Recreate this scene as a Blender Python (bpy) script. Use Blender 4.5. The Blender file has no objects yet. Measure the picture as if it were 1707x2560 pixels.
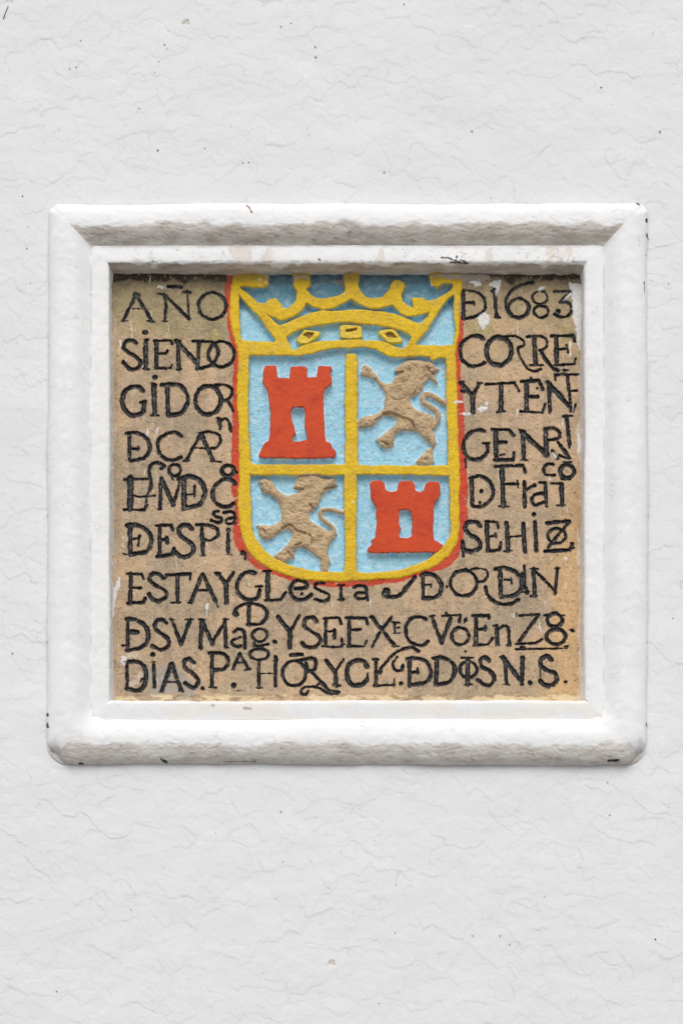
import bpy, math, random
import numpy as np

# ------------------------------------------------------------------ units
# Plan coordinates are photograph pixels (1707 x 2560) on the wall plane,
# d is the height above the wall plane in the same units (towards the viewer).
S = 0.00075                    # metres per unit
ZC = 2.6                       # height of the picture centre above the ground
CX, CY = 853.5, 1280.0
HD = 5333.0                    # camera distance (4 m)
BELOW = 0.25                   # the camera stands lower than the tablet
CCY = CY + BELOW * HD
scene = bpy.context.scene

# ------------------------------------------------------------------ camera
cam_d = bpy.data.cameras.new('camera')
cam = bpy.data.objects.new('camera', cam_d)
scene.collection.objects.link(cam)
cam.location = (0.0, -HD * S, ZC - BELOW * HD * S)
cam.rotation_euler = (math.radians(90), 0, 0)
cam_d.sensor_fit = 'HORIZONTAL'
cam_d.sensor_width = 36.0
cam_d.lens = 36.0 * HD / 1707.0
cam_d.shift_y = BELOW * HD / 1707.0
cam_d.clip_end = 100.0
scene.camera = cam

# ------------------------------------------------------------------ light
SUN_EL, SUN_AZ = 50.0, 178.0
world = bpy.data.worlds.new('World')
scene.world = world
world.use_nodes = True
nt = world.node_tree
nt.nodes.clear()
w_out = nt.nodes.new('ShaderNodeOutputWorld')
w_bg = nt.nodes.new('ShaderNodeBackground')
w_sky = nt.nodes.new('ShaderNodeTexSky')
w_sky.sky_type = 'NISHITA'
w_sky.sun_disc = False
w_sky.sun_elevation = math.radians(SUN_EL)
w_sky.sun_rotation = math.radians(SUN_AZ)
w_sky.dust_density = 4.0
w_hsv = nt.nodes.new('ShaderNodeHueSaturation')      # an overcast, nearly grey sky
w_hsv.inputs['Saturation'].default_value = 0.16
nt.links.new(w_sky.outputs[0], w_hsv.inputs['Color'])
w_tc = nt.nodes.new('ShaderNodeTexCoord')            # below the horizon: pale paving that throws light back up
w_sep = nt.nodes.new('ShaderNodeSeparateXYZ')
w_map = nt.nodes.new('ShaderNodeMapRange')
w_map.inputs['From Min'].default_value = -0.02; w_map.inputs['From Max'].default_value = 0.02
w_mix = nt.nodes.new('ShaderNodeMixRGB')
w_mix.inputs['Color1'].default_value = (3.7, 3.72, 3.76, 1)
nt.links.new(w_tc.outputs['Generated'], w_sep.inputs[0])
nt.links.new(w_sep.outputs['Z'], w_map.inputs['Value'])
nt.links.new(w_map.outputs['Result'], w_mix.inputs['Fac'])
nt.links.new(w_hsv.outputs[0], w_mix.inputs['Color2'])
nt.links.new(w_mix.outputs[0], w_bg.inputs['Color'])
w_bg.inputs['Strength'].default_value = 0.10
nt.links.new(w_bg.outputs[0], w_out.inputs['Surface'])

sun_d = bpy.data.lights.new('sun', 'SUN')
sun_d.energy = 1.5
sun_d.angle = math.radians(40)
sun_d.color = (1.0, 0.98, 0.96)
sun = bpy.data.objects.new('sun', sun_d)
scene.collection.objects.link(sun)
sun.rotation_euler = (math.radians(90 - SUN_EL), 0, math.radians(SUN_AZ - 180))
sun.location = (0, -3, 6)

scene.view_settings.view_transform = 'Standard'
scene.view_settings.look = 'None'
scene.view_settings.gamma = 1.0
scene.view_settings.use_curve_mapping = False
scene.view_settings.exposure = -0.03
scene.cycles.max_bounces = 6

# ------------------------------------------------------------------ helpers
rng = np.random.default_rng(1683)
F = np.float32

def ss(x):
    x = np.clip(x, 0, 1)
    return x * x * (3 - 2 * x)

def lattice(seed):
    return np.random.default_rng(seed).random((256, 256)).astype(F)

def vnoise(x, y, seed):
    """value noise in -1..1 at arbitrary coordinates"""
    L = lattice(seed)
    xi = np.floor(x); yi = np.floor(y)
    fx = ss(x - xi).astype(F); fy = ss(y - yi).astype(F)
    xi = xi.astype(np.int64) & 255; yi = yi.astype(np.int64) & 255
    x1 = (xi + 1) & 255; y1 = (yi + 1) & 255
    a = L[yi, xi] * (1 - fx) + L[yi, x1] * fx
    b = L[y1, xi] * (1 - fx) + L[y1, x1] * fx
    return (a * (1 - fy) + b * fy) * 2 - 1

def fbm(x, y, seed, octaves=4, gain=0.5):
    r = 0; a = 1.0; t = 0
    for k in range(octaves):
        c, s = math.cos(k * 1.1 + 0.4), math.sin(k * 1.1 + 0.4)
        f = 2.0 ** k
        r = r + a * vnoise((x * c - y * s) * f + 17.3 * k, (x * s + y * c) * f + 5.1 * k, seed + k)
        t += a; a *= gain
    return r / t * 1.6

def lin(r, g, b):
    f = lambda c: ((c / 255 + 0.055) / 1.055) ** 2.4 if c > 10 else c / 255 / 12.92
    return np.array([f(r), f(g), f(b)], F)

def mixc(a, b, t):
    return a + (b - a) * t[..., None]

def to_world(x, y, d):
    """plan coordinates (already true, not projected) to metres"""
    return (x - CX) * S, -d * S, ZC - (y - CY) * S

def unproject(px, py, d):
    """where a point seen at (px, py) stands when it lies at height d"""
    k = d / HD
    return px + (CX - px) * k, py + (CCY - py) * k

def mesh_object(name, co, faces, mat, col=None, parent=None, smooth=True):
    me = bpy.data.meshes.new(name)
    n, m = len(co), len(faces)
    me.vertices.add(n)
    me.vertices.foreach_set('co', np.ascontiguousarray(co, F).ravel())
    me.loops.add(m * 4)
    me.loops.foreach_set('vertex_index', np.ascontiguousarray(faces, np.int32).ravel())
    me.polygons.add(m)
    me.polygons.foreach_set('loop_start', np.arange(0, m * 4, 4, dtype=np.int32))
    me.polygons.foreach_set('use_smooth', np.full(m, smooth, dtype=bool))
    me.update(calc_edges=True)
    if col is not None:
        at = me.attributes.new('Col', 'FLOAT_COLOR', 'POINT')
        c4 = np.ones((n, 4), F); c4[:, :3] = np.clip(col, 0, 1)
        at.data.foreach_set('color', c4.ravel())
    me.materials.append(mat)
    o = bpy.data.objects.new(name, me)
    scene.collection.objects.link(o)
    if parent is not None:
        o.parent = parent
        o.matrix_parent_inverse.identity()
    return o

def grid_faces(nx, ny):
    i = np.arange(nx * ny, dtype=np.int32).reshape(ny, nx)
    return np.stack([i[:-1, :-1], i[1:, :-1], i[1:, 1:], i[:-1, 1:]], -1).reshape(-1, 4)

def subset(co, faces, col, keep):
    f = faces[keep]
    used = np.zeros(len(co), bool); used[f.ravel()] = True
    re = np.cumsum(used) - 1
    return co[used], re[f], (col[used] if col is not None else None)

def thing(name, label, cat, loc, group=None):
    o = bpy.data.objects.new(name, None)
    o.empty_display_size = 0.1
    scene.collection.objects.link(o)
    o.location = loc
    o['label'] = label; o['category'] = cat
    if group: o['group'] = group
    return o

def material(name, rough, var=0.12, vscale=60.0, bump=0.3, bscale=400.0, spec=0.3, bdist=0.0006, rvar=0.1):
    m = bpy.data.materials.new(name)
    m.use_nodes = True
    t = m.node_tree; N = t.nodes; Lk = t.links
    b = N['Principled BSDF']
    at = N.new('ShaderNodeAttribute'); at.attribute_name = 'Col'
    tc = N.new('ShaderNodeTexCoord')
    n1 = N.new('ShaderNodeTexNoise'); n1.inputs['Scale'].default_value = vscale; n1.inputs['Detail'].default_value = 6
    n2 = N.new('ShaderNodeTexNoise'); n2.inputs['Scale'].default_value = bscale; n2.inputs['Detail'].default_value = 5
    for n in (n1, n2): Lk.new(tc.outputs['Object'], n.inputs['Vector'])
    mr = N.new('ShaderNodeMapRange')
    mr.inputs['From Min'].default_value = 0.3; mr.inputs['From Max'].default_value = 0.7
    mr.inputs['To Min'].default_value = 1 - var; mr.inputs['To Max'].default_value = 1 + var
    Lk.new(n1.outputs['Fac'], mr.inputs['Value'])
    mu = N.new('ShaderNodeVectorMath'); mu.operation = 'SCALE'
    Lk.new(at.outputs['Color'], mu.inputs[0]); Lk.new(mr.outputs['Result'], mu.inputs['Scale'])
    Lk.new(mu.outputs[0], b.inputs['Base Color'])
    rr = N.new('ShaderNodeMapRange')
    rr.inputs['To Min'].default_value = rough - rvar; rr.inputs['To Max'].default_value = min(1, rough + rvar)
    Lk.new(n1.outputs['Fac'], rr.inputs['Value']); Lk.new(rr.outputs['Result'], b.inputs['Roughness'])
    b.inputs['Specular IOR Level'].default_value = spec
    bp = N.new('ShaderNodeBump'); bp.inputs['Strength'].default_value = bump; bp.inputs['Distance'].default_value = bdist
    Lk.new(n2.outputs['Fac'], bp.inputs['Height']); Lk.new(bp.outputs['Normal'], b.inputs['Normal'])
    return m

M_wall = material('white_masonry_paint', 0.75, 0.012, 25, 0.25, 350, 0.25)
M_frame = material('white_gloss_limewash', 0.6, 0.015, 40, 0.25, 300, 0.3)
M_stone = material('tan_sandstone', 0.92, 0.09, 420, 0.5, 900, 0.15, 0.0008)
M_ink = material('black_letter_paint', 0.42, 0.25, 300, 0.5, 500, 0.45, 0.0008)
M_paint = material('enamel_paint', 0.6, 0.07, 130, 0.4, 450, 0.3, 0.0008)
M_pit = material('dark_hole', 0.95, 0.2, 400, 0.3, 500, 0.1)

# ================================================================== WALL
def cells(x, y, size, seed):
    """irregular cells: distance to the cell border, the cell's two random numbers, offset from its seed"""
    r = np.random.default_rng(seed)
    jx, jy, ra, rb = (r.random((128, 128)).astype(F) for _ in range(4))
    u = x / size; v = y / size
    iu = np.floor(u).astype(np.int32); iv = np.floor(v).astype(np.int32)
    d1 = np.full(x.shape, 9, F); d2 = np.full(x.shape, 9, F)
    A = np.zeros(x.shape, F); B = np.zeros(x.shape, F); oy = np.zeros(x.shape, F)
    for a in (-1, 0, 1):
        for b in (-1, 0, 1):
            ci, cj = (iu + a) & 127, (iv + b) & 127
            dx = iu + a + jx[cj, ci] - u; dy = iv + b + jy[cj, ci] - v
            d = np.sqrt(dx * dx + dy * dy)
            near = d < d1
            d2 = np.where(near, d1, np.minimum(d2, d))
            d1 = np.where(near, d, d1)
            A = np.where(near, ra[cj, ci], A); B = np.where(near, rb[cj, ci], B); oy = np.where(near, -dy, oy)
    return (d2 - d1) * size, A, B, oy

def build_wall():
    st = 2.0
    xs = np.arange(-190, 1900, st, dtype=F); ys = np.arange(-190, 2755, st, dtype=F)
    X, Y = np.meshgrid(xs, ys)
    h = 1.6 * fbm(X / 170, Y / 120, 11, 3) + 0.16 * fbm(X / 40, Y / 30, 21, 4) + 0.16 * fbm(X / 13, Y / 11, 31, 3)
    crack = np.zeros_like(h)
    chip = np.zeros_like(h)
    brk = fbm(X / 38, Y / 38, 41, 3)
    wx = 8 * fbm(X / 34, Y / 34, 51, 3); wy = 7 * fbm(X / 30, Y / 30, 61, 3)
    for size, seed, hh, cc in ((64, 83, 0.85, 0.6), (31, 84, 0.5, 0.35)):
        e, A, B, oy = cells(X + 1.3 * wx, Y + 1.3 * wy, size, seed)
        lift = (A - 0.5) * hh + 0.45 * hh * oy * (0.3 + B)         # plates of paint, each a little tilted
        h += lift * ss(e / 3.0) - 0.25 * hh * np.exp(-(e / 2.6) ** 2)
        g = ss((brk + 0.9 * (B - 0.5) - 0.12) / 0.35)
        crack = np.maximum(crack, cc * np.exp(-(e / 1.5) ** 2) * g)
    n = 1500
    for k in range(n):
        R = float(np.clip(np.exp(rng.normal(2.95, 0.62)), 6, 95))
        cx = rng.uniform(-190, 1900); cy = rng.uniform(-190, 2755)
        asp = rng.uniform(0.75, 1.3)
        i0 = int((cx - R * asp * 1.5 - xs[0]) / st); i1 = int((cx + R * asp * 1.5 - xs[0]) / st)
        j0 = int((cy - R * 1.5 - ys[0]) / st); j1 = int((cy + R * 1.5 - ys[0]) / st)
        i0, j0 = max(i0, 0), max(j0, 0); i1, j1 = min(i1, len(xs)), min(j1, len(ys))
        if i1 - i0 < 3 or j1 - j0 < 3: continue
        sl = (slice(j0, j1), slice(i0, i1))
        dx = (X[sl] + wx[sl] - cx) / asp; dy = Y[sl] + wy[sl] - cy
        r = np.hypot(dx, dy); th = np.arctan2(dy, dx)
        Rt = R * (1 + 0.12 * np.sin(2 * th + rng.uniform(0, 6)) + 0.09 * np.sin(3 * th + rng.uniform(0, 6)) + 0.09 * np.abs(np.sin(2.5 * th + rng.uniform(0, 6))))
        e = Rt - r
        up = -dy / R + 0.35 * dx / R * rng.choice([-1, 1])
        fade = ss((up + 0.45) / 1.0)
        amp = rng.uniform(0.10, 0.46) * min(1.0, R / 30 + 0.3)
        h[sl] -= amp * ss(e / 2.4) * fade
        if rng.random() < 0.4:
            c = np.exp(-((e - 1.0) / 1.25) ** 2) * fade * ss((brk[sl] - rng.uniform(-0.6, 0.5)) / 0.3) * rng.uniform(0.12, 0.9) ** 1.5
            crack[sl] = np.maximum(crack[sl], c)
    # two places where the paint has come off down to beige render
    for (cx, cy, R) in ((462, 54, 9), (831, 2411, 11)):
        e = R * (0.75 + 0.8 * fbm(X / 9, Y / 9, 43, 3)) - np.hypot((X - cx), (Y - cy) * 1.2)
        m = ss(e / 3); h -= 2.2 * m; chip = np.maximum(chip, m)
    col = np.empty(X.shape + (3,), F); col[:] = (0.80, 0.80, 0.805)
    tone = fbm(X / 300, Y / 260, 71, 3)
    dots = ss((vnoise(X / 4.6, Y / 4.2, 75) - 0.62) / 0.2) * ss((crack - 0.25) / 0.3)
    col *= (1 + 0.012 * tone)[..., None]
    col = mixc(col, np.array((0.30, 0.295, 0.285), F), 0.27 * crack)
    col = mixc(col, np.array((0.06, 0.055, 0.05), F), 0.45 * dots)
    col = mixc(col, lin(205, 196, 182), 0.85 * chip)
    # the wall runs on beyond the picture, more coarsely modelled
    xs = np.concatenate([[-4600, -2400, -1000], xs, [2700, 4100, 6300]]).astype(F)
    ys = np.concatenate([[-1700, -1100, -600], ys, [3200, 3900, 4700]]).astype(F)
    X, Y = np.meshgrid(xs, ys)
    h = np.pad(h, 3, mode='edge'); col = np.pad(col, ((3, 3), (3, 3), (0, 0)), mode='edge')
    x, y, z = to_world(X, Y, h)
    co = np.stack([x, y, z], -1).reshape(-1, 3)
    faces = grid_faces(len(xs), len(ys))
    fc = np.stack([X[:-1, :-1], Y[:-1, :-1]], -1).reshape(-1, 2)
    hole = (fc[:, 0] > 200) & (fc[:, 0] < 1535) & (fc[:, 1] > 590) & (fc[:, 1] < 1830)
    colf = col.reshape(-1, 3)
    # give the wall its thickness: a rim running 0.3 m back
    nx, ny = len(xs), len(ys)
    idx = np.arange(nx * ny).reshape(ny, nx)
    loop = np.concatenate([idx[0, :], idx[1:, -1], idx[-1, -2::-1], idx[-2:0:-1, 0]])
    back = co[loop].copy(); back[:, 1] = 0.3
    base = len(co)
    b = base + np.arange(len(loop))
    rim = np.stack([loop, np.roll(loop, -1), np.roll(b, -1), b], -1).astype(np.int32)
    # back sheet
    crn = [b[0], b[nx - 1], b[nx + ny - 2], b[2 * nx + ny - 3]]
    allc = np.concatenate([co, back]); allcol = np.concatenate([colf, colf[loop]])
    allf = np.concatenate([faces[~hole], rim, np.array([crn], np.int32)])
    o = mesh_object('painted_wall', allc, allf, M_wall, allcol)
    o['label'] = 'white painted outside wall with flaking crazed paint around the framed tablet'
    o['category'] = 'wall'
    return o

wall = build_wall()

def blob(name, pts_xy, d0, d1, colr, parent, mat=None):
    """small irregular plug of dark / coloured matter, pts in plan units, from depth d0 to a domed top d1"""
    n = len(pts_xy)
    p = np.array(pts_xy, F); c = p.mean(0)
    rings = [(1.0, d0), (1.0, (d0 + d1) / 2), (0.6, d1)]
    co = []
    for s, d in rings:
        q = c + (p - c) * s
        x, y, z = to_world(q[:, 0], q[:, 1], np.full(n, d, F))
        co += list(zip(x, y, z))
    x, y, z = to_world(c[0], c[1], d1)
    co += [(x, y, z)]
    f = []
    for r in range(2):
        for k in range(n):
            k2 = (k + 1) % n
            f.append((r * n + k, (r + 1) * n + k, (r + 1) * n + k2, r * n + k2))
    top = len(co) - 1
    for k in range(0, n, 2):
        f.append((2 * n + k, top, 2 * n + (k + 2) % n, 2 * n + (k + 1) % n))
    co = np.array(co, F); f = np.array(f, np.int32)[:, ::-1]
    cc = np.tile(np.array(colr, F), (len(co), 1))
    return mesh_object(name, co, f, mat or M_pit, cc, parent)

pits = [(927,8,2.2),(378,102,3),(383,112,2),(725,130,2.6),(365,140,1.8),(175,153,2.2),(160,157,2.2),(1380,200,2.6),(320,248,1.6),
        (1515,302,2.6),(1083,300,2.2),(530,290,1.8),(362,344,2.4),(571,372,2.2),(558,373,2.2),(882,395,2.4),(52,450,2.8),(645,60,2),
        (65,520,2),(62,570,2.6),(70,650,1.8),(1535,650,1.8),(1395,1797,1.8),(1535,1855,1.8),(645,1865,2),(650,1980,2),(495,1912,2),
        (1400,1872,2),(907,2143,2.4),(1085,2150,1.8),(1148,2150,2),(1170,2170,1.8),(1505,2158,3.2),(870,2305,2),(130,2278,2.4),
        (355,165,1.6),(470,340,1.6),(185,92,1.8),(668,52,2.4),(724,106,2.2),(1488,548,1.8),(28,1500,1.8),(1545,1420,2),(1250,2060,1.8),(300,2090,1.8),(860,1930,1.6)]
for (px, py, r) in pits:
    px, py, r = px * 1.0887, py * 1.0887, r * 0.72
    a0 = rng.uniform(0, 6)
    pts = []
    for k in range(10):
        a = a0 + k * math.tau / 10
        rr = r * rng.uniform(0.65, 1.35)
        pts.append((px + rr * 1.15 * math.cos(a), py + rr * math.sin(a)))
    blob('pit', pts, -6, 2.0, (0.03, 0.028, 0.026), wall)

blob('scratch', [(6.5, 47), (19.5, 13), (21.5, 13.5), (14, 31), (8.5, 48)], -4, 1.6, (0.05, 0.048, 0.046), wall)

# ================================================================== FRAME
def catmull(p, n=7):
    p = np.array(p, float)
    q = np.vstack([2 * p[0] - p[1], p, 2 * p[-1] - p[-2]])
    out = []
    for k in range(1, len(q) - 2):
        a, b, c, d = q[k - 1], q[k], q[k + 1], q[k + 2]
        for s in range(n):
            t = s / n
            out.append(0.5 * ((2 * b) + (c - a) * t + (2 * a - 5 * b + 4 * c - d) * t * t + (3 * b - a - 3 * c + d) * t ** 3))
    out.append(p[-1])
    return np.array(out)

FX0, FX1, FY0, FY1 = 119.0, 1617.0, 510.0, 1913.0
def profile():
    """(t inset from the outer edge, d height) round roll, crease, flat fillet, splayed reveal"""
    P = []
    C = np.array([(0,-5),(0.8,4),(3,12),(8,21),(16,29),(28,35.5),(42,39),(56,40),(68,38.5),(79,34),(88,28),(96,21),(102,15.5),(108.5,10)], float)
    cc = catmull(C, 5)
    P += [(v[0], v[1] if v[1] < 10 and v[0] < 50 else 10 + (v[1] - 10) * 0.76) for v in cc]
    P += [(111, 6.0), (113, 2.0), (114, -4.0)]
    cut = len(P)
    P += [(100, -6), (103.0, 6.5), (107, 11.0), (112, 11.0), (118, 11.5), (126, 12.2), (136, 12.8), (145, 12.8), (149.5, 11.5), (152, 8.5), (153.5, 4)]
    for k in range(1, 9):
        P.append((153.5 + 7.0 * k / 8, 4 - 46 * k / 8.0))
    return np.array(P, F), cut

def resample(P, step):
    seg = np.hypot(*(P[1:] - P[:-1]).T); L = np.concatenate([[0], np.cumsum(seg)])
    n = int(L[-1] / step) + 1
    u = np.linspace(0, L[-1], n)
    return np.stack([np.interp(u, L, P[:, 0]), np.interp(u, L, P[:, 1])], -1), u, L

def frame_part(name, P, step, parent, which):
    Q, u, L = resample(P, step)
    T = Q[:, 0]; D = Q[:, 1]
    # profile normals
    g = np.gradient(Q, axis=0); nrm = np.stack([-g[:, 1], g[:, 0]], -1); nrm /= np.linalg.norm(nrm, axis=1)[:, None] + 1e-6
    sides = []
    rows = []
    Nh = 620; Nv = 590
    allp = []
    for side, N in ((0, Nh), (1, Nv), (2, Nh), (3, Nv)):       # top, right, bottom, left
        w = np.linspace(0, 1, N, endpoint=False, dtype=F)[:, None]
        t = T[None, :] * np.ones_like(w)
        splay = {0: 1.15, 1: 0.4, 2: 0.5, 3: 0.4}[side]
        t = np.where(t > 153.5, 153.5 + (t - 153.5) * splay, t) + (4.0 * ss((t - 112) / 30) if side in (1, 3) else 0)
        sc_b = 1.045
        x0 = FX0 + t; x1 = FX1 - t; y0 = FY0 + t; y1 = FY1 - t * sc_b
        R = np.clip(26 - 0.45 * t, 0.01, None)
        Rb = np.clip(58 - 0.75 * t, 0.01, None)
        half = w > 0.5
        if side == 1: R = np.where(half, Rb, R)
        elif side == 2: R = Rb
        elif side == 3: R = np.where(half, R, Rb)
        Lh = x1 - x0; Lv = y1 - y0
        LL = Lh if side in (0, 2) else Lv
        e = w * LL
        c = 0.2929 * R
        e = c + (LL - 2 * c) * w
        ec = np.minimum(e, LL - e)
        sh = np.where(ec < R, R - np.sqrt(np.clip(R ** 2 - (R - ec) ** 2, 0, None)), 0)
        one = np.ones_like(w)
        if side == 0:   x, y, nx, ny = x0 + e, y0 + sh, 0, 1
        elif side == 1: x, y, nx, ny = x1 - sh, y0 + e, -1, 0
        elif side == 2: x, y, nx, ny = x1 - e, y1 - sh, 0, -1
        else:           x, y, nx, ny = x0 + sh, y1 - e, 1, 0
        kk = (16.0 if which == 'roll' else 6.0) + (34.0 if which == 'roll' else 4.0) * ((w > 0.5) if side == 1 else (w <= 0.5) if side == 3 else (one if side == 2 else 0 * one))
        hh = np.clip(kk - np.minimum(w, 1 - w) * LL, 0, None) / kk
        if which == 'roll':      # plaster smoothed over the corner instead of a sharp mitre
            d = np.interp(np.clip(T[None, :] * one - hh * hh * kk * 0.25, 0.6, None), T, D)
        else:
            d = D[None, :] * one
        nt_ = nrm[None, :, 0] * one; nd = nrm[None, :, 1] * one
        eb = LL - e if side == 1 else (e if side == 3 else np.zeros_like(e))
        allp.append((x, y, d, nt_ * nx, nt_ * ny, nd, t, np.full_like(x, side), eb + 0 * x))
    x, y, d, ax, ay, ad, t, side, ec = [np.concatenate(v, 0) for v in zip(*allp)]
    v = y + 0 * x
    # unevenness of hand-run plaster with many coats of paint
    arc = u[None, :] * np.ones_like(x)
    along = np.where((side == 0) | (side == 2), x, y)
    q = fbm(x / 230 + 3, y / 230 + d / 60, 101, 2) * 2.6 + fbm(x / 60, y / 60 + d / 30, 111, 3) * 1.1 + fbm(x / 16, y / 16 + d / 14, 121, 3) * 0.5
    rough_zone = np.zeros_like(x)
    if which == 'roll':
        # flaking band on the sheltered flank of the top and bottom rolls
        edge_n = 9 * fbm(along / 40, arc / 40 + side * 9, 131, 4)
        top_z = (side == 0) * ss((t + edge_n - 55) / 12) * ss((115 - t) / 4)
        bot_z = (side == 2) * ss((52 - t + edge_n) / 13) + ((side == 1) | (side == 3)) * ss((30 - t + edge_n) / 12) * ss((46 - ec + 1.5 * edge_n) / 30)
        rough_zone = np.maximum(top_z, bot_z)
        fl = fbm(along / 13, arc / 5, 141, 3)
        lip = (side == 0) * np.exp(-((t + edge_n - 56) / 9) ** 2) + (side == 2) * np.exp(-((t - edge_n - 48) / 9) ** 2)
        q = q - 0.7 * ss((fl - 0.05) / 0.25) * lip - 0.8 * rough_zone * ss((fl - 0.2) / 0.2)
    else:
        edge_n = 4 * fbm(along / 30, arc / 40 + side * 9, 151, 4)
        rough_zone = (side == 0) * ss((t + edge_n - 151.5) / 2.5)
        lip = np.exp(-((t - 150.5 + 0.5 * edge_n) / 3.5) ** 2)
        fl = fbm(along / 11, arc / 7, 161, 3)
        q = q * 0.8 - (0.8 + 0.9 * (side == 0)) * lip * ss((fl - 0.0) / 0.25)
        q = q + 2.2 * np.clip((arc - 60) / 30, 0, 1) * fbm(along / 24, arc / 40, 171, 4)
    x = x + ax * q; y = y + ay * q; d = d + ad * q
    # ---- colour
    col = np.empty(x.shape + (3,), F); col[:] = (0.855, 0.855, 0.855)
    col *= (1 + 0.012 * fbm(x / 120, y / 120, 181, 3))[..., None]
    dirt_n = 0.5 + 0.5 * fbm(along / 34, arc / 14, 191, 5)
    spk = ss((fbm(along / 14, arc / 4, 201, 3) - 0.6) / 0.3)
    dirt = rough_zone * np.clip(0.62 + 0.45 * dirt_n, 0, 1)
    if which == 'roll':
        dirt = dirt * np.where(side == 0, 0.9, 0.72)
    dirtc = mixc(np.broadcast_to(lin(182, 168, 151), col.shape), lin(152, 135, 115), np.clip(0.5 + 0.9 * fbm(along / 50, arc / 22, 211, 4), 0, 1))
    col = mixc(col, dirtc, np.clip(dirt * 0.85, 0, 1))
    col = mixc(col, lin(96, 82, 68), 0.4 * spk * rough_zone)
    # drip streaks and hairline cracks across the top fillet
    if which != 'roll':
        cr = np.abs(fbm(along / 19 + 0.6 * fbm(arc / 8, along / 40, 225, 2), arc / 70, 221, 2))
        zone = (side == 0) * ss((t - 108) / 6) * ss((152 - t) / 3) * ss((fbm(along / 90, arc * 0, 231, 2) + 0.35) / 0.3)
        col = mixc(col, lin(120, 104, 90), 0.6 * zone * ss((0.035 - cr) / 0.025))
        rust = zone * ss((fbm(along / 28, arc / 60, 241, 3) - 0.35) / 0.3)
        col = mixc(col, lin(214, 196, 178), 0.5 * rust)
        crev = np.exp(-((t - 109.0) / 2.5) ** 2) * (side != 2) * np.clip(0.5 + fbm(along / 40, arc * 0, 251, 3), 0, 1)
        col = mixc(col, lin(150, 140, 128), 0.45 * crev)
        # cream smear along the lower fillet
        cream = (side == 2) * ss((fbm(along / 80, arc / 30, 261, 3) + 0.2) / 0.6) * 0.35
        col = mixc(col, lin(240, 228, 210), cream)
    # hair cracks everywhere, sparse
    hc = np.abs(fbm(x / 34, y / 34, 271, 3)); gate = ss((fbm(x / 48, y / 48, 281, 2) - 0.38) / 0.2)
    col = mixc(col, lin(140, 132, 124), 0.3 * gate * ss((0.03 - hc) / 0.02))
    ep = ss((fbm(along / 9, arc / 9, 285, 3) - 0.62) / 0.2) * ((side == 1) | (side == 3)) * ss((4.5 - t) / 2)
    col = mixc(col, lin(92, 88, 84), 0.75 * ep)
    # the individual marks one sees (photo coordinates)
    k = d / HD
    sx = (x - CX * k) / (1 - k); sy = (y - CCY * k) / (1 - k)
    def seg(x0, y0, x1, y1, r, c, a=1.0):
        nonlocal col
        vx, vy = x1 - x0, y1 - y0
        tt = np.clip(((sx - x0) * vx + (sy - y0) * vy) / (vx * vx + vy * vy + 1e-6), 0, 1)
        dd = np.hypot(sx - x0 - tt * vx, sy - y0 - tt * vy) - r * (1 + 0.6 * fbm(sx / 6, sy / 6, 291, 2))
        col = mixc(col, c, a * ss((1.0 - dd) / 1.6))
    if which == 'roll':
        seg(617, 513, 623, 518, 1.6, lin(140, 88, 70)); seg(623, 518, 629, 531, 1.8, lin(150, 92, 74))
        for p in ((118,1787,119,1790),(118,1810,120,1818),(112,555,113,558),(1616,548,1617,553),(1618,586,1619,592),(1593,508,1596,510),(1618,1808,1619,1824),(1618,676,1619,680),(410,1903,416,1906),(200,1909,206,1910)):
            seg(*p, 2.6, lin(40, 36, 34))
        seg(1523, 1902, 1546, 1901, 3.4, lin(38, 34, 32)); seg(1610, 704, 1611, 729, 1.0, lin(40, 38, 36))
        seg(402, 1898, 408, 1902, 2, lin(50, 44, 40)); seg(560, 1905, 640, 1904, 0.8, lin(90, 82, 74))
    else:
        for p in ((1103,643,1120,644),(1120,644,1136,650),(1136,650,1150,654),(1142,640,1137,656),(1150,648,1168,657),(1125,655,1172,658)):
            seg(*p, 1.6, lin(88, 74, 62))
        seg(797, 648, 800, 651, 2.5, lin(110, 104, 98)); seg(531, 1765, 536, 1767, 3, lin(190, 184, 178)); seg(612, 1770, 626, 1772, 4, lin(186, 180, 174))
    X, Yw, Z = to_world(x, y, d)
    loc = parent.location
    co = np.stack([X - loc[0], Yw - loc[1], Z - loc[2]], -1).reshape(-1, 3)
    nrow, ncol = x.shape
    i = np.arange(nrow * ncol, dtype=np.int32).reshape(nrow, ncol)
    i2 = np.roll(i, -1, 0)
    faces = np.stack([i[:, :-1], i[:, 1:], i2[:, 1:], i2[:, :-1]], -1).reshape(-1, 4)
    return mesh_object(name, co, faces, M_frame, col.reshape(-1, 3), parent)

frame = thing('tablet_frame', 'white painted moulded frame with grimy undersides around the inscribed stone tablet', 'frame', (0.0, 0.0, ZC - (FY1 - CY) * S))
PROF, CUT = profile()
frame_part('roll_moulding', PROF[:CUT], 2.0, frame, 'roll')
frame_part('inner_fillet', PROF[CUT:], 1.6, frame, 'fillet')

# ================================================================== TABLET
D0 = -38.0
TILE = dict(T1=(560,670), T2=(800,670), T3=(560,870), T4=(800,870), T5=(560,1160), T6=(800,1160),
            L1=(280,690), L2=(280,930), L3=(280,1150), R1=(1100,690), R2=(1100,930), R3=(1100,1150),
            B1=(280,1410), B2=(660,1410), B3=(1050,1410), B4=(1300,1410))
def tp(tile, pts):
    ox, oy = TILE[tile]
    return [(ox + x / 4.0, oy + y / 4.0) for x, y in pts]

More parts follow.
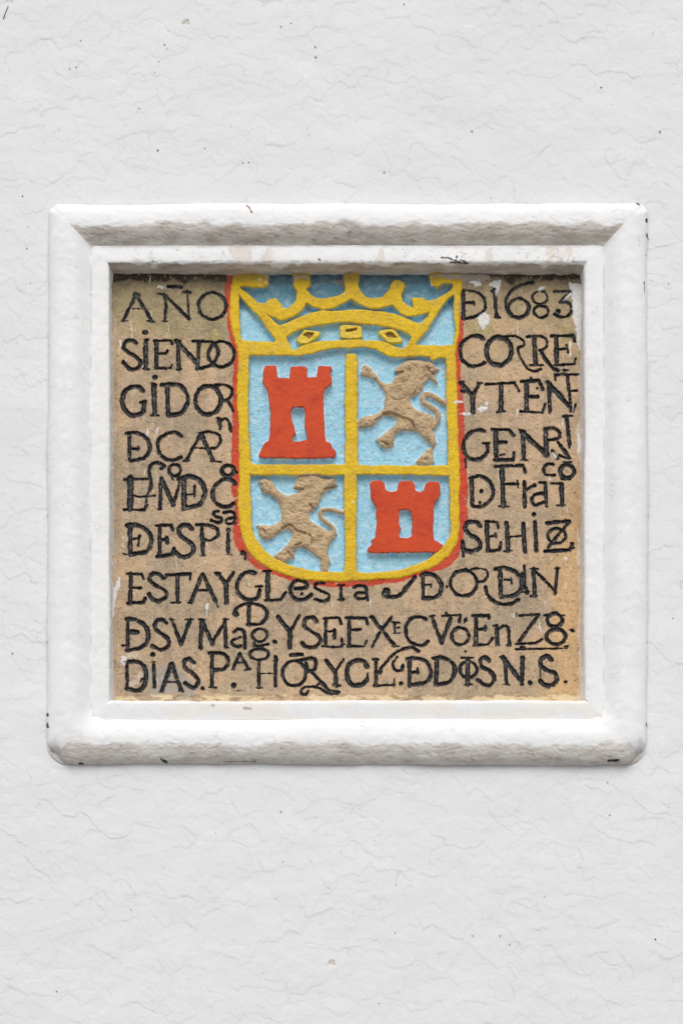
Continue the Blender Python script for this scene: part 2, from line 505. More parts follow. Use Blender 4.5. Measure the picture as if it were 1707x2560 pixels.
gx = np.arange(258, 1480, 1.0, dtype=F); gy = np.arange(660, 1780, 1.0, dtype=F)
GX, GY = np.meshgrid(gx, gy)
NX, NY = len(gx), len(gy)
wob = (1.1 * fbm(GX / 9, GY / 9, 301, 3) + 0.9 * fbm(GX / 28, GY / 28, 305, 2)).astype(F)

def window(x0, x1, y0, y1):
    i0 = max(int(x0 - gx[0]), 0); i1 = min(int(x1 - gx[0]) + 2, NX)
    j0 = max(int(y0 - gy[0]), 0); j1 = min(int(y1 - gy[0]) + 2, NY)
    return (slice(j0, j1), slice(i0, i1))

def poly_sd(field, pts, wobble=0.8, margin=14):
    """max-combine the signed distance (positive inside) of a polygon into field"""
    p = np.array(pts, F)
    sl = window(p[:, 0].min() - margin, p[:, 0].max() + margin, p[:, 1].min() - margin, p[:, 1].max() + margin)
    x, y = GX[sl], GY[sl]
    if x.size == 0: return
    best = np.full(x.shape, 1e9, F); ins = np.zeros(x.shape, bool)
    n = len(p)
    for k in range(n):
        ax, ay = p[k]; bx, by = p[(k + 1) % n]
        vx, vy = bx - ax, by - ay
        t = np.clip(((x - ax) * vx + (y - ay) * vy) / (vx * vx + vy * vy + 1e-9), 0, 1)
        best = np.minimum(best, (x - ax - t * vx) ** 2 + (y - ay - t * vy) ** 2)
        if ay != by:
            c = (ay > y) != (by > y)
            ins ^= c & (x < (bx - ax) * (y - ay) / (by - ay) + ax)
    sd = np.sqrt(best) * np.where(ins, 1, -1) + wobble * wob[sl]
    field[sl] = np.maximum(field[sl], sd)

def round_poly(pts, it=1):
    p = np.array(pts, float)
    for _ in range(it):
        q = np.roll(p, -1, 0)
        p = np.stack([p * 0.78 + q * 0.22, p * 0.22 + q * 0.78], 1).reshape(-1, 2)
    return p

NEG = -1e3
def newfield(): return np.full((NY, NX), NEG, F)

# ---- coat of arms outlines -------------------------------------------------
shield_out = [(584,650),(582,700),(578,720),(575,745),(575,807),(582,840),(592,865),(595,900),(591,1000),(596,1045),(597,1120),(598,1190),(595,1235),
    (596,1285),(600,1322),(610,1360),(625,1385),(647,1407),(680,1425),(710,1437),(740,1445),(772,1451),(810,1454),(860,1454),(910,1451),(962,1448),
    (1000,1445),(1037,1435),(1075,1422),(1100,1408),(1125,1385),(1142,1360),(1149,1330),(1147,1260),(1149,1210),(1150,1180),(1147,1120),(1142,1045),
    (1143,970),(1138,895),(1141,865),(1147,830),(1149,795),(1149,745),(1156,720),(1156,650)]
red_out = [(568,650),(568,690),(562,720),(562,750),(570,790),(568,815),(575,845),(584,880),(584,895),(581,982),(580,1045),(579,1120),(581,1182),(579,1222),
    (587,1272),(579,1335),(592,1372),(615,1397),(635,1417),(672,1432),(710,1447),(760,1457),(785,1467),(825,1469),(875,1466),(935,1464),(1000,1455),
    (1050,1437),(1095,1427),(1125,1415),(1147,1390),(1155,1360),(1162,1335),(1170,1297),(1166,1260),(1170,1222),(1169,1185),(1167,1170),(1160,1120),
    (1160,1045),(1157,982),(1150,920),(1152,905),(1151,890),(1157,842),(1161,800),(1150,788),(1140,760),(1100,760),(1100,900),(900,1000),(640,900),(620,650)]
holes = []
holes.append(tp('T1', [(450,-60),(690,-60),(688,170),(728,235),(720,300),(690,360),(640,402),(575,402),(570,350),(520,297),(440,310),(400,352),(340,345),(290,300),(230,250),(165,205),(160,178),(250,178),(285,195),(395,198),(440,165),(448,100)]))
holes.append(tp('T1', [(855,-60),(1200,-60),(1195,110),(1215,200),(1200,245),(1130,280),(1000,302),(910,295),(850,250),(825,215),(862,170),(862,110)]))
holes.append(tp('T2', [(395,-60),(1095,-60),(1090,80),(1115,185),(1180,190),(1250,150),(1325,155),(1325,190),(1290,230),(1150,310),(1090,330),(1030,300),(930,290),(915,310),(930,395),(890,380),(830,330),(815,260),(850,190),(840,145),(790,112),(740,120),(700,170),(695,210),(620,280),(540,302),(470,298),(420,250),(380,170),(390,120)]))
holes.append(tp('T1', [(152,265),(170,290),(350,490),(400,560),(515,720),(490,740),(420,735),(300,730),(190,722),(165,690),(155,500),(150,350)]))
holes.append(tp('T2', [(1335,270),(1335,450),(1352,600),(1345,690),(1330,765),(1200,770),(960,770),(960,740),(1000,690),(1080,610),(1180,440),(1260,330)]))
holes.append(tp('T1', [(425,465),(490,490),(560,525),(620,510),(720,470),(790,420),(825,345),(900,390),(1000,415),(1080,405),(1180,360),(1275,310)]) +
             tp('T2', [(315,310),(400,360),(500,405),(600,405),(720,370),(760,400),(800,450),(870,485),(960,480),(1090,445),(1080,480),(1000,550),(930,530),(850,495),(750,460),(650,435),(500,425),(350,412),(200,425),(0,430)]) +
             tp('T1', [(860,450),(760,490),(680,530),(560,575),(530,560)]))
holes.append(tp('T1', [(625,690),(680,650),(760,610),(860,585),(1000,565),(1150,545),(1280,540)]) +
             tp('T2', [(440,560),(560,570),(700,590),(800,620),(900,670),(915,690),(870,770),(830,805),(760,790),(680,750),(600,730),(430,715)]) +
             tp('T1', [(1150,720),(1100,725),(960,730),(850,750),(780,770),(720,810),(680,812),(650,760)]))
N_CROWN_HOLES = len(holes)
holes.append(tp('T3', [(250,90),(270,72),(520,72),(740,80),(880,60),(960,30),(1060,5),(1200,0),(1222,55),(1212,200),(1210,600),(1215,900),(1210,1150),(1180,1165),(600,1165),(290,1165),(265,1130),(250,900),(240,600),(245,300)]))
holes.append(tp('T4', [(60,12),(140,-2),(300,2),(420,-6),(560,10),(600,40),(560,56),(60,56)]))
holes.append(tp('T4', [(362,45),(370,0),(500,5),(570,20),(640,60),(700,90),(800,100),(1000,80),(1100,85),(1110,115),(1140,120),(1180,95),(1260,95),(1262,200),(1258,450),(1262,600),(1275,800),(1280,1100),(1275,1170),(1200,1175),(800,1178),(395,1168),(375,1100),(375,800),(370,680),(375,400),(375,200)]))
holes.append(tp('T5', [(260,100),(300,110),(500,110),(720,115),(900,110),(1060,115),(1200,110),(1200,300),(1205,460),(1210,700),(1212,900),(1205,1080),(1150,1088),(1060,1075),(960,1075),(900,1070),(760,1040),(640,1010),(500,940),(400,860),(330,770),(290,680),(270,560),(270,400),(260,250)]))
holes.append(tp('T6', [(365,105),(600,105),(900,105),(1290,120),(1300,300),(1300,500),(1312,640),(1300,730),(1250,800),(1180,880),(1100,940),(980,1000),(850,1045),(700,1075),(550,1085),(400,1085),(365,1060),(360,700),(365,400)]))
castles = [tp('T3', [(405,170),(520,172),(530,270),(545,295),(650,295),(662,190),(690,178),(800,180),(830,200),(832,288),(925,290),(942,180),(1070,178),(1080,200),(1060,260),(1078,300),(1075,350),(1050,375),(1010,410),(995,460),(995,600),(1005,800),(1012,900),(1030,935),(1065,950),(1080,990),(1115,1020),(1122,1060),(1100,1095),(900,1105),(600,1100),(350,1095),(345,1060),(390,970),(405,940),(440,925),(455,850),(465,650),(445,500),(435,430),(400,370),(385,330),(390,230)]),
           tp('T6', [(500,190),(530,165),(600,158),(645,190),(655,260),(700,275),(760,272),(780,230),(785,180),(810,165),(920,165),(945,200),(955,265),(1000,280),(1035,262),(1055,195),(1080,172),(1185,175),(1200,210),(1200,300),(1180,350),(1150,390),(1135,440),(1130,700),(1140,760),(1180,780),(1230,810),(1215,850),(1170,885),(1000,885),(830,885),(650,890),(500,890),(475,860),(480,835),(515,800),(515,750),(555,730),(560,600),(560,440),(520,370),(505,330)])]
doors = [tp('T3', [(670,640),(690,600),(740,590),(800,590),(808,650),(808,780),(825,860),(825,915),(760,930),(690,940),(680,900),(715,850),(700,770),(675,710)]),
         tp('T6', [(795,500),(800,465),(850,450),(910,470),(920,560),(920,720),(880,740),(800,735),(785,690),(810,640),(790,590)])]
lions = [tp('T4', [(405,260),(415,210),(440,155),(480,165),(530,215),(570,270),(620,320),(660,345),(720,335),(740,280),(790,258),(740,235),(750,205),(790,160),(870,120),(970,105),(1060,120),(1110,115),(1140,150),(1160,175),(1195,195),(1190,225),(1150,245),(1160,290),(1180,330),(1160,355),(1130,320),(1090,300),(1060,320),(1040,370),(1000,430),(950,470),(905,490),(905,540),(940,595),(1000,625),(1080,655),(1140,690),(1135,760),(1120,800),(1150,870),(1160,930),(1150,980),(1130,1000),(1130,1080),(1140,1150),(1100,1165),(1000,1165),(955,1140),(960,1115),(1030,1060),(1070,1010),(1110,985),(1100,960),(1030,880),(960,820),(930,830),(800,820),(760,850),(735,890),(740,940),(710,990),(660,1005),(600,980),(590,940),(555,925),(550,905),(600,880),(660,830),(720,780),(770,735),(780,700),(740,680),(650,670),(600,690),(570,730),(540,770),(460,795),(385,790),(375,740),(400,690),(480,665),(560,650),(610,620),(650,570),(645,490),(640,420),(590,370),(550,310),(480,275),(430,270)]),
         tp('T5', [(320,175),(390,140),(430,140),(480,170),(520,230),(580,290),(650,310),(700,290),(790,270),(700,240),(700,200),(730,130),(760,105),(870,100),(930,95),(990,130),(1060,140),(1110,120),(1110,170),(1140,205),(1100,225),(1060,250),(1000,290),(965,350),(940,420),(890,470),(850,480),(850,540),(900,590),(960,620),(1060,675),(1080,660),(1130,690),(1100,735),(1060,790),(1035,850),(1040,920),(1065,965),(1040,1020),(1035,1075),(970,1075),(965,1000),(960,950),(880,890),(800,835),(740,830),(710,870),(700,930),(650,955),(625,985),(560,970),(480,920),(520,890),(590,850),(650,770),(680,720),(680,680),(640,640),(560,670),(500,720),(440,760),(380,750),(345,700),(345,640),(320,610),(370,600),(450,610),(520,590),(570,560),(580,490),(560,400),(500,330),(430,290),(385,290),(365,240),(375,200)])]
gems = [tp('T1', [(720,725),(735,690),(800,608),(860,615),(930,622),(968,640),(960,680),(900,720),(840,755),(760,760)]),
        tp('T1', [(1150,568),(1200,560),(1300,562),(1380,572),(1388,690),(1340,706),(1240,706),(1155,695)]),
        tp('T2', [(572,650),(590,618),(660,605),(730,600),(760,620),(830,715),(820,745),(740,755),(680,745)])]
gem_in = [tp('T1', [(785,668),(830,640),(905,645),(885,680),(845,708),(830,690)]),
          tp('T1', [(1215,612),(1270,605),(1330,595),(1325,622),(1260,636),(1215,636)]),
          tp('T2', [(645,655),(700,635),(735,650),(770,698),(730,695),(675,690)])]

# ---- strokes ----------------------------------------------------------------
def parse(tile, spec):
    """'~w34 x,y x,y ...' smooth stroke | 'w34 x,y ...' straight | 'e cx,cy rx,ry w30' ring | 'dot x,y r'"""
    ox, oy = TILE[tile]
    res = []
    for s in spec.split(';'):
        tok = s.split()
        if not tok: continue
        w = 36.0; smooth = False; mode = None; pts = []
        for t in tok:
            if t == 'e': mode = 'e'
            elif t == 'dot': mode = 'dot'
            elif t.startswith('~'):
                smooth = True
                if t[1:].startswith('w'): w = float(t[2:])
                elif t[1:]: pts.append(tuple(float(v) for v in t[1:].split(',')))
            elif t.startswith('w'): w = float(t[1:])
            elif ',' in t: pts.append(tuple(float(v) for v in t.split(',')))
            else: w = 2 * float(t)
        if mode == 'e':
            (cx, cy), (rx, ry) = pts
            a = np.linspace(0, math.tau, 40)
            pts = np.stack([cx + rx * np.cos(a), cy + ry * np.sin(a)], -1)
        elif mode == 'dot':
            pts = np.array([pts[0], (pts[0][0] + 1, pts[0][1])])
        elif smooth: pts = catmull(pts)
        else: pts = np.array(pts, float)
        res.append((np.stack([ox + pts[:, 0] / 4, oy + pts[:, 1] / 4], -1), w / 8.0))
    return res

def stroke_sd(field, P, r, ids=None, idv=0, margin=8):
    for k in range(len(P) - 1):
        (ax, ay), (bx, by) = P[k], P[k + 1]
        sl = window(min(ax, bx) - r - margin, max(ax, bx) + r + margin, min(ay, by) - r - margin, max(ay, by) + r + margin)
        x, y = GX[sl], GY[sl]
        if x.size == 0: continue
        vx, vy = bx - ax, by - ay
        t = np.clip(((x - ax) * vx + (y - ay) * vy) / (vx * vx + vy * vy + 1e-9), 0, 1)
        sd = (r - np.hypot(x - ax - t * vx, y - ay - t * vy)).astype(F)
        if ids is not None:
            m = sd > field[sl]
            ids[sl][m] = idv
        field[sl] = np.maximum(field[sl], sd)

LINES = [
 ('AÑO', [('L1', 'w34 110,440 240,185;w36 240,185 400,450;w18 185,325 320,325;w50 235,182 258,190;w18 90,445 160,448;w18 350,448 420,455'),
          ('L1', 'w28 460,170 550,195;w30 520,200 545,300 525,450;w34 520,180 770,430;w24 755,150 760,260 770,440;w36 560,103 700,108;w30 715,160 785,165;w22 500,452 550,452'),
          ('L1', 'e 1003,297 138,133 w34')]),
 ('Đ 1683', [('R1', 'w38 230,150 235,420;~w30 195,140 330,150 420,200 455,280 430,350 360,400 240,425;w30 240,265 330,262;w20 330,250 340,285'),
          ('R1', 'w36 545,130 565,410;w20 510,150 550,135;w20 540,412 600,412'),
          ('R1', '~w34 930,55 800,90 710,150 660,240 670,340 720,400;e 785,318 103,96 w34'),
          ('R1', 'e 998,212 75,65 w26;e 1010,355 72,60 w28'),
          ('R1', 'w32 1140,150 1310,150;w26 1300,155 1200,250;~w32 1200,260 1280,265 1315,320 1290,390 1220,410 1140,380;dot 1180,355 26')]),
 ('SIENDO', [('L1', '~w40 240,665 200,640 140,655 120,710 160,760 250,810 285,870 250,920 180,925 115,860'),
          ('L1', 'w44 335,640 335,920;w24 305,928 370,928;w20 310,630 365,635;dot 332,560 26'),
          ('L1', 'w40 445,650 445,920;w26 420,645 590,640 600,680;w26 460,775 540,775 555,745;w28 445,920 580,920 600,890'),
          ('L1', 'w36 660,650 665,930;w44 650,650 850,880;w36 870,670 855,930;w22 625,640 690,645;w20 640,930 690,930'),
          ('L1', 'w30 805,648 1000,655;~w34 1000,660 1052,720 1060,790 1000,880 930,912 850,925'),
          ('L1', 'e 1092,780 130,128 w34')]),
 ('CORRE', [('R1', '~w38 430,625 380,595 300,605 220,670 200,750 225,840 290,895 370,895 440,870'),
          ('R1', 'e 588,750 125,140 w44'),
          ('R1', '~w28 600,610 740,600 820,640 835,690 780,725 790,780 830,860 880,930 950,950 1005,930'),
          ('R1', 'w42 945,610 955,880;~w28 870,605 1000,600 1065,640 1060,710 990,745;~w36 1010,755 1060,840 1120,910 1180,945;w20 900,890 1025,890'),
          ('R1', 'w44 1160,610 1165,880;w34 1110,600 1330,595 1345,650;w26 1180,735 1270,725;w22 1265,690 1280,770;w28 1140,890 1340,880 1355,830')]),
 ('GIDOR', [('L2', '~w42 310,185 270,150 210,145 140,180 105,260 115,350 170,420 250,430 310,390 320,310;w26 285,300 335,292'),
          ('L2', 'w46 415,130 430,420;w26 395,435 465,435;w26 395,110 440,125;dot 430,48 24'),
          ('L2', 'w42 550,130 560,430;~w40 500,125 620,120 700,150 755,240 745,330 680,410 560,432'),
          ('L2', 'e 960,280 128,143 w40'),
          ('L2', '~w30 1000,135 1070,125 1150,135 1200,175 1180,250 1120,290;w34 1060,170 1110,290;~w28 1150,280 1190,340 1210,390')]),
 ('YTENT', [('R2', 'w44 215,110 325,245;w36 390,120 325,245;w42 325,240 325,400;w22 190,100 240,95;w18 370,105 420,110;w26 210,185 240,200'),
          ('R2', 'w28 455,120 740,105 790,190;w44 610,120 610,390;w20 570,400 650,395'),
          ('R2', 'w44 860,100 865,390;w36 810,95 990,85 1025,170;w34 880,245 980,245;w26 800,390 1020,405 1050,320;dot 905,60 14;dot 970,160 12'),
          ('R2', 'w36 1085,110 1100,400;w46 1080,100 1300,350;w32 1275,40 1310,390;w20 1040,100 1110,95;w20 1355,320 1335,400'),
          ('R2', 'w26 1150,30 1380,25;~w22 1150,80 1155,30 1230,10;w26 1300,190 1370,185;dot 1240,-20 16;w16 1200,-18 1280,-20')]),
 ('ĐCAR', [('L2', 'w36 170,620 175,880;~w38 145,610 240,605 330,650 380,730 370,800 310,865 190,890;w24 200,770 265,770;w18 262,750 262,790'),
          ('L2', '~w36 690,640 640,605 560,610 480,660 455,740 480,820 540,870 620,885 690,850'),
          ('L2', 'w34 880,620 745,885;w44 890,620 1010,880;w24 820,760 940,760;w20 710,892 770,885;w24 990,890 1090,900'),
          ('L2', '~w28 870,610 960,595 1060,620 1085,680 1050,750 990,760'),
          ('L2', 'w36 1060,460 1085,540;w22 1040,455 1090,465;~w28 1085,490 1130,465 1170,500 1190,590;dot 1078,570 16')]),
 ('GENR', [('R2', '~w38 440,590 380,580 300,610 245,680 235,760 265,830 330,875 410,860 470,800 475,720;w24 425,715 490,712;w24 255,870 258,950'),
          ('R2', 'w44 555,590 560,880;w34 520,575 690,580 735,630;w34 575,705 660,700;w34 545,880 730,875 740,810;w22 600,830 640,820'),
          ('R2', 'w40 825,610 835,870;w48 820,600 1070,830;w40 1055,580 1065,840;w20 785,575 850,590;w18 810,880 880,880'),
          ('R2', '~w36 1050,570 1130,560 1190,600 1180,660 1070,680;w36 1180,700 1300,860;w34 1120,790 1170,860;w26 1190,830 1290,870'),
          ('R2', 'w38 1265,440 1295,720;w24 1230,440 1320,432;w20 1295,700 1295,755')]),
 ('EfMĐC with raised letters', [('L3', 'w56 182,180 182,490;w30 120,195 345,190;w22 190,168 210,175;w22 190,345 270,370 430,355;w30 120,495 320,495 345,450'),
          ('L3', '~w34 490,90 520,55 460,30 395,45 370,110 385,180 390,250 370,310;~w24 370,310 345,370 340,470'),
          ('L3', 'e 628,100 58,58 w34;w20 600,170 605,200'),
          ('L3', 'w36 490,190 480,490;w42 495,185 615,450;w34 615,450 690,190;w18 455,492 500,490'),
          ('L3', 'w48 715,190 720,480;~w42 670,190 770,165 870,200 925,290 915,380 850,455 720,475;w24 740,345 825,340;w22 825,260 825,370'),
          ('L3', '~w38 1230,240 1190,195 1110,195 1030,260 1005,340 1030,420 1090,460 1160,465 1220,430'),
          ('L3', 'e 1160,105 60,53 w40;w30 1230,120 1250,125;w24 1140,170 1190,165')]),
 ('ĐFran with raised co', [('R3', 'w42 315,190 325,450;~w38 300,180 400,160 490,210 530,300 510,390 430,460 330,465;dot 410,310 20;dot 400,425 14'),
          ('R3', 'w44 615,70 635,460;w34 555,65 830,55 850,125;w30 650,240 780,240;w22 770,205 780,280;w20 590,462 690,465'),
          ('R3', 'w38 840,220 845,470;~w28 850,320 900,270 945,260;dot 940,255 20'),
          ('R3', 'w38 1050,230 1065,460;w22 990,225 1050,225;~w34 1050,330 960,345 915,390 950,450 1050,420'),
          ('R3', 'w40 1215,240 1220,450;w28 1110,235 1200,230;w20 1170,455 1250,450'),
          ('R3', '~w30 1130,45 1070,40 1035,90 1060,145 1150,150'),
          ('R3', 'e 1270,110 70,65 w38;w28 1240,20 1310,20;w30 1215,190 1300,190;dot 1345,328 7')]),
 ('ĐESPI with raised sa', [('L3', 'w44 180,650 180,940;~w42 150,655 250,650 350,705 390,780 380,860 330,920 180,945;w26 195,790 270,785;w24 275,760 260,860;w22 115,940 170,950'),
          ('L3', 'w40 475,660 475,960;w34 440,655 590,650 610,710;w32 480,795 555,790;w36 545,770 550,820;w36 450,965 600,945 620,890'),
          ('L3', '~w42 800,690 750,650 690,660 665,715 700,770 790,830 815,890 770,955 690,965 640,920'),
          ('L3', 'w38 895,650 910,950;~w34 845,645 980,655 1050,690 1055,750 1000,800 920,795;w20 880,955 930,955'),
          ('L3', 'w38 1160,740 1165,940;e 1165,700 16,18 w16;w22 1145,940 1195,950'),
          ('L3', '~w30 1065,510 1020,520 1030,560 1090,580 1095,615 1050,625 990,600'),
          ('L3', '~w30 1115,525 1170,515 1220,530 1225,580 1230,640;~w28 1215,575 1150,590 1140,625 1180,640 1230,625'),
          ('L3', 'dot 1310,930 26;w24 1330,930 1330,1000')]),
 ('SEHIZ', [('R3', '~w42 400,660 360,620 280,625 250,680 290,740 380,800 400,870 330,910 240,900 225,820;w28 225,900 230,960'),
          ('R3', 'w40 465,620 480,910;w28 450,610 570,625 585,680;w26 480,765 560,760;w32 480,915 590,900 610,830;w20 555,740 560,780'),
          ('R3', 'w40 665,630 680,910;w40 830,640 850,920;w22 690,770 830,760;w20 640,915 720,910'),
          ('R3', 'w40 945,620 965,910;dot 938,545 22'),
          ('R3', 'w38 1070,630 1290,615;w34 1290,620 1080,880;w38 1050,915 1300,900 1320,840;e 1165,760 90,75 w32;w22 1300,890 1340,885')]),
 ('ESTAYGLesia', [('B1', 'w42 190,100 180,390;w30 150,100 300,100 315,150;w26 200,240 285,240;w36 160,395 310,385 330,345'),
          ('B1', '~w38 510,140 460,95 395,105 375,155 430,210 530,270 540,330 470,370 400,350 370,300'),
          ('B1', 'w34 540,110 780,100;w24 780,110 780,160;w40 655,110 655,380;w22 590,390 690,385;w20 520,150 560,110'),
          ('B1', 'w38 900,110 790,380;w38 910,110 1040,380;w24 840,265 980,265;w20 1040,380 1060,430;w20 760,390 800,395'),
          ('B1', 'w42 1055,100 1140,200;w38 1215,90 1140,200;w46 1140,200 1145,390;w24 1030,90 1080,95'),
          ('B1', '~w38 1430,95 1380,80 1300,110 1255,190 1260,280 1320,345 1400,360 1460,330 1475,260;w28 1440,230 1500,225'),
          ('B2', 'w42 35,80 35,360;w30 10,365 170,355 215,280;w22 0,70 70,70'),
          ('B2', '~w38 310,250 400,240 430,210 390,170 310,170 265,240 275,310 340,360 420,345 475,310;dot 375,300 14'),
          ('B2', '~w32 600,190 530,195 510,235 570,270 640,300 645,350 590,375 510,350'),
          ('B2', 'w34 770,215 770,350;w24 740,215 800,210;w24 745,358 795,355'),
          ('B2', '~w32 900,230 960,215 1015,235 1025,290 1030,360;~w30 1010,290 930,290 910,330 960,350 1020,340')]),
 ('ĐORĐIN', [('B2', '~w40 1210,270 1195,305 1250,330 1340,320 1420,240 1510,130;dot 1225,275 36'),
          ('B3', 'w36 25,110 30,340;~w40 10,115 60,95 150,120 210,200 200,280 150,335 30,345;w20 50,210 110,205;w16 105,200 110,230;dot 265,225 12'),
          ('B3', 'e 435,190 133,128 w34;w34 390,75 460,50'),
          ('B3', '~w26 470,70 570,45 660,65 675,120 640,165 570,185;~w36 650,230 670,300 730,370 820,405 920,395 980,360'),
          ('B3', 'w42 800,60 805,310;~w40 750,50 850,40 960,90 1015,160 1010,240 950,310 810,335;w24 840,160 910,160;w20 905,140 910,200'),
          ('B3', 'w26 1040,20 1050,180 1060,290;w34 1020,100 1070,290;w22 1010,280 1080,280'),
          ('B3', 'w40 1135,50 1145,320;w34 1150,70 1355,280;w34 1370,50 1350,300;w22 1100,50 1180,50;w20 1100,325 1170,320;w20 1350,45 1390,45')]),
 ('ĐSV Mag YSEEXeCVo En Z8', [('B1', 'w34 160,560 155,860;~w40 140,550 250,560 330,620 360,700 350,780 280,840 150,865;w50 190,680 250,680;w24 100,815 150,815'),
          ('B1', '~w38 545,590 500,555 440,575 430,640 480,690 560,750 560,820 490,860 400,820'),
          ('B1', 'w36 600,560 690,800;w36 780,560 690,800;w20 580,550 640,560;w18 730,555 805,555;dot 690,795 22'),
          ('B1', 'w40 895,570 885,840;w38 900,570 1000,800;w34 1000,790 1120,600;w38 1130,560 1140,830;w20 870,555 930,560;w20 1110,555 1160,555;w20 1140,835 1165,840'),
          ('B1', '~w34 1215,690 1260,655 1310,670 1325,740 1330,840;~w30 1280,735 1210,765 1200,800 1250,830 1290,820'),
          ('B1', 'e 1475,715 75,65 w32;~w32 1420,790 1450,830 1560,800;e 1470,905 95,55 w32;w20 1410,800 1420,840'),
          ('B1', '~w34 1220,500 1250,440 1330,405 1430,400 1510,430 1550,490 1530,560 1470,605 1350,610;w38 1370,430 1370,610;dot 1240,505 32'),
          ('B2', 'dot 110,780 24;w40 140,530 260,680;w34 350,520 260,680;w46 260,680 255,840'),
          ('B2', '~w38 525,570 490,535 420,545 400,610 450,660 540,720 560,780 500,835 420,830 380,790'),
          ('B2', 'w36 615,540 615,820;w30 595,545 750,540 770,600;w28 625,680 710,670;w34 700,660 705,740;w24 580,828 770,835;w24 775,750 780,830;w14 780,805 820,805'),
          ('B2', 'w38 850,540 850,820;w34 820,540 1020,540 1030,600;w28 860,665 960,655;w26 830,830 1000,825 1025,770'),
          ('B2', 'w36 1080,535 1310,820;w34 1275,530 1190,650;w28 1160,680 1080,830;w22 1060,530 1100,535;w22 1280,820 1345,825'),
          ('B2', 'w26 1305,590 1305,695;w20 1285,585 1355,590;w18 1310,640 1350,640;w20 1290,700 1360,690'),
          ('B2', '~w34 1620,555 1560,530 1480,540 1425,610 1415,690 1450,770 1520,810 1590,810 1640,775'),
          ('B3', 'w36 120,530 215,800;w38 310,540 215,790;w30 225,520 400,515 395,580;w20 90,525 150,520;w24 260,490 262,520'),
          ('B3', 'e 400,725 85,85 w34;dot 455,565 20;w24 465,540 445,590'),
          ('B3', 'w40 560,520 560,810;w34 525,520 685,515 690,545;w30 570,660 645,655;w26 650,625 650,670;w30 540,815 680,805 725,745'),
          ('B3', 'w38 765,620 770,810;~w34 780,650 850,620 885,660 890,810;w18 750,815 790,815;w20 870,815 905,812;w22 735,620 770,615'),
          ('B3', 'w28 990,520 1190,510;w36 1175,525 990,780;w28 960,800 1150,795 1215,755;w20 965,490 965,530'),
          ('B3', 'e 1345,565 75,65 w36;e 1358,730 95,75 w38;w24 1240,520 1290,515;w24 1400,520 1440,520'),
          ('B3', 'w22 950,855 1465,845;w30 1440,830 1470,825;w26 1010,830 1040,835;dot 1520,665 18;w18 1500,660 1545,680')]),
 ('DIAS PA HORYGL ĐDIOS N S', [('B1', 'w36 150,990 150,1230;~w42 130,990 200,975 280,990 335,1060 340,1140 310,1230 250,1265 150,1245;w24 280,1180 300,1150'),
          ('B1', 'w34 415,1000 425,1230;w18 400,980 435,980;dot 405,908 22'),
          ('B1', 'w40 590,1000 500,1270;w36 600,1000 690,1260;w24 545,1180 640,1180;w20 480,1275 510,1280;w20 670,1270 710,1275'),
          ('B1', '~w38 820,985 770,950 720,975 730,1040 800,1090 850,1140 860,1200 810,1240 730,1190;dot 905,1245 20'),
          ('B1', 'w36 1000,900 1000,1230;~w36 970,895 1080,890 1150,930 1160,1000 1110,1055 1020,1060;w20 970,1235 1040,1240'),
          ('B1', 'w28 1275,900 1205,1060;w32 1280,900 1360,1050;w20 1230,990 1330,990;w18 1185,1065 1225,1060;w18 1330,1065 1390,1050;dot 1275,900 16'),
          ('B1', 'dot 1215,1215 26;w10 1250,1270 1320,1265;w34 1470,960 1470,1235;w22 1490,1100 1640,1100;w18 1440,1240 1505,1240'),
          ('B2', 'w38 115,930 115,1220;w18 90,970 140,960'),
          ('B2', 'e 300,1095 118,125 w34;w40 265,915 375,910'),
          ('B2', '~w36 330,970 430,950 500,950 520,1000 500,1060 430,1080;w34 420,990 430,1080;~w34 470,1080 560,1170 660,1270 750,1285;~w28 740,1300 640,1290 540,1240 440,1230 375,1260 375,1300 420,1305 440,1270;w24 560,1180 520,1230'),
          ('B2', 'w40 625,970 710,1080;w28 790,960 710,1080;w38 710,1080 725,1220;w24 690,1215 760,1215'),
          ('B2', '~w44 1030,1030 1000,975 920,965 850,1010 830,1080 840,1160 890,1215 970,1210 1030,1160;w24 1035,1100 1035,1160'),
          ('B2', 'w34 1115,960 1120,1210;w26 1100,1220 1300,1210;w20 1300,1160 1300,1220;w24 1085,955 1140,955'),
          ('B2', '~w32 1150,1080 1190,1020 1280,920 1380,855 1480,840 1550,880;~w30 1330,930 1290,1000 1310,1060 1370,1065 1385,1020;dot 1160,1080 24;dot 1370,1195 20'),
          ('B2', 'w38 1455,950 1455,1220;~w38 1430,950 1540,945 1620,980 1665,1060 1655,1140 1600,1190 1450,1215;w30 1470,1085 1540,1080;w26 1535,1050 1540,1100'),
          ('B3', 'w44 165,950 160,1200;~w38 130,945 230,940 320,990 350,1060 330,1130 280,1190 160,1205'),
          ('B3', 'e 483,1060 85,80 w32;w44 475,950 475,1200;w24 410,940 530,940;w20 440,1210 520,1205;dot 455,875 12'),
          ('B3', '~w40 690,965 640,935 600,975 620,1030 700,1080 740,1140 700,1215 630,1205 575,1160'),
          ('B3', 'w38 850,950 860,1200;w44 830,935 1010,1180;w44 1025,940 1015,1200;w20 830,1210 890,1210;w18 790,930 840,935;dot 1098,1190 22'),
          ('B3', '~w42 1310,960 1270,920 1215,950 1205,1010 1260,1060 1340,1090 1370,1150 1330,1205 1250,1215 1200,1170;w24 1240,1220 1290,1240;w14 1200,1040 1205,1160;dot 1450,1180 16')]),
]

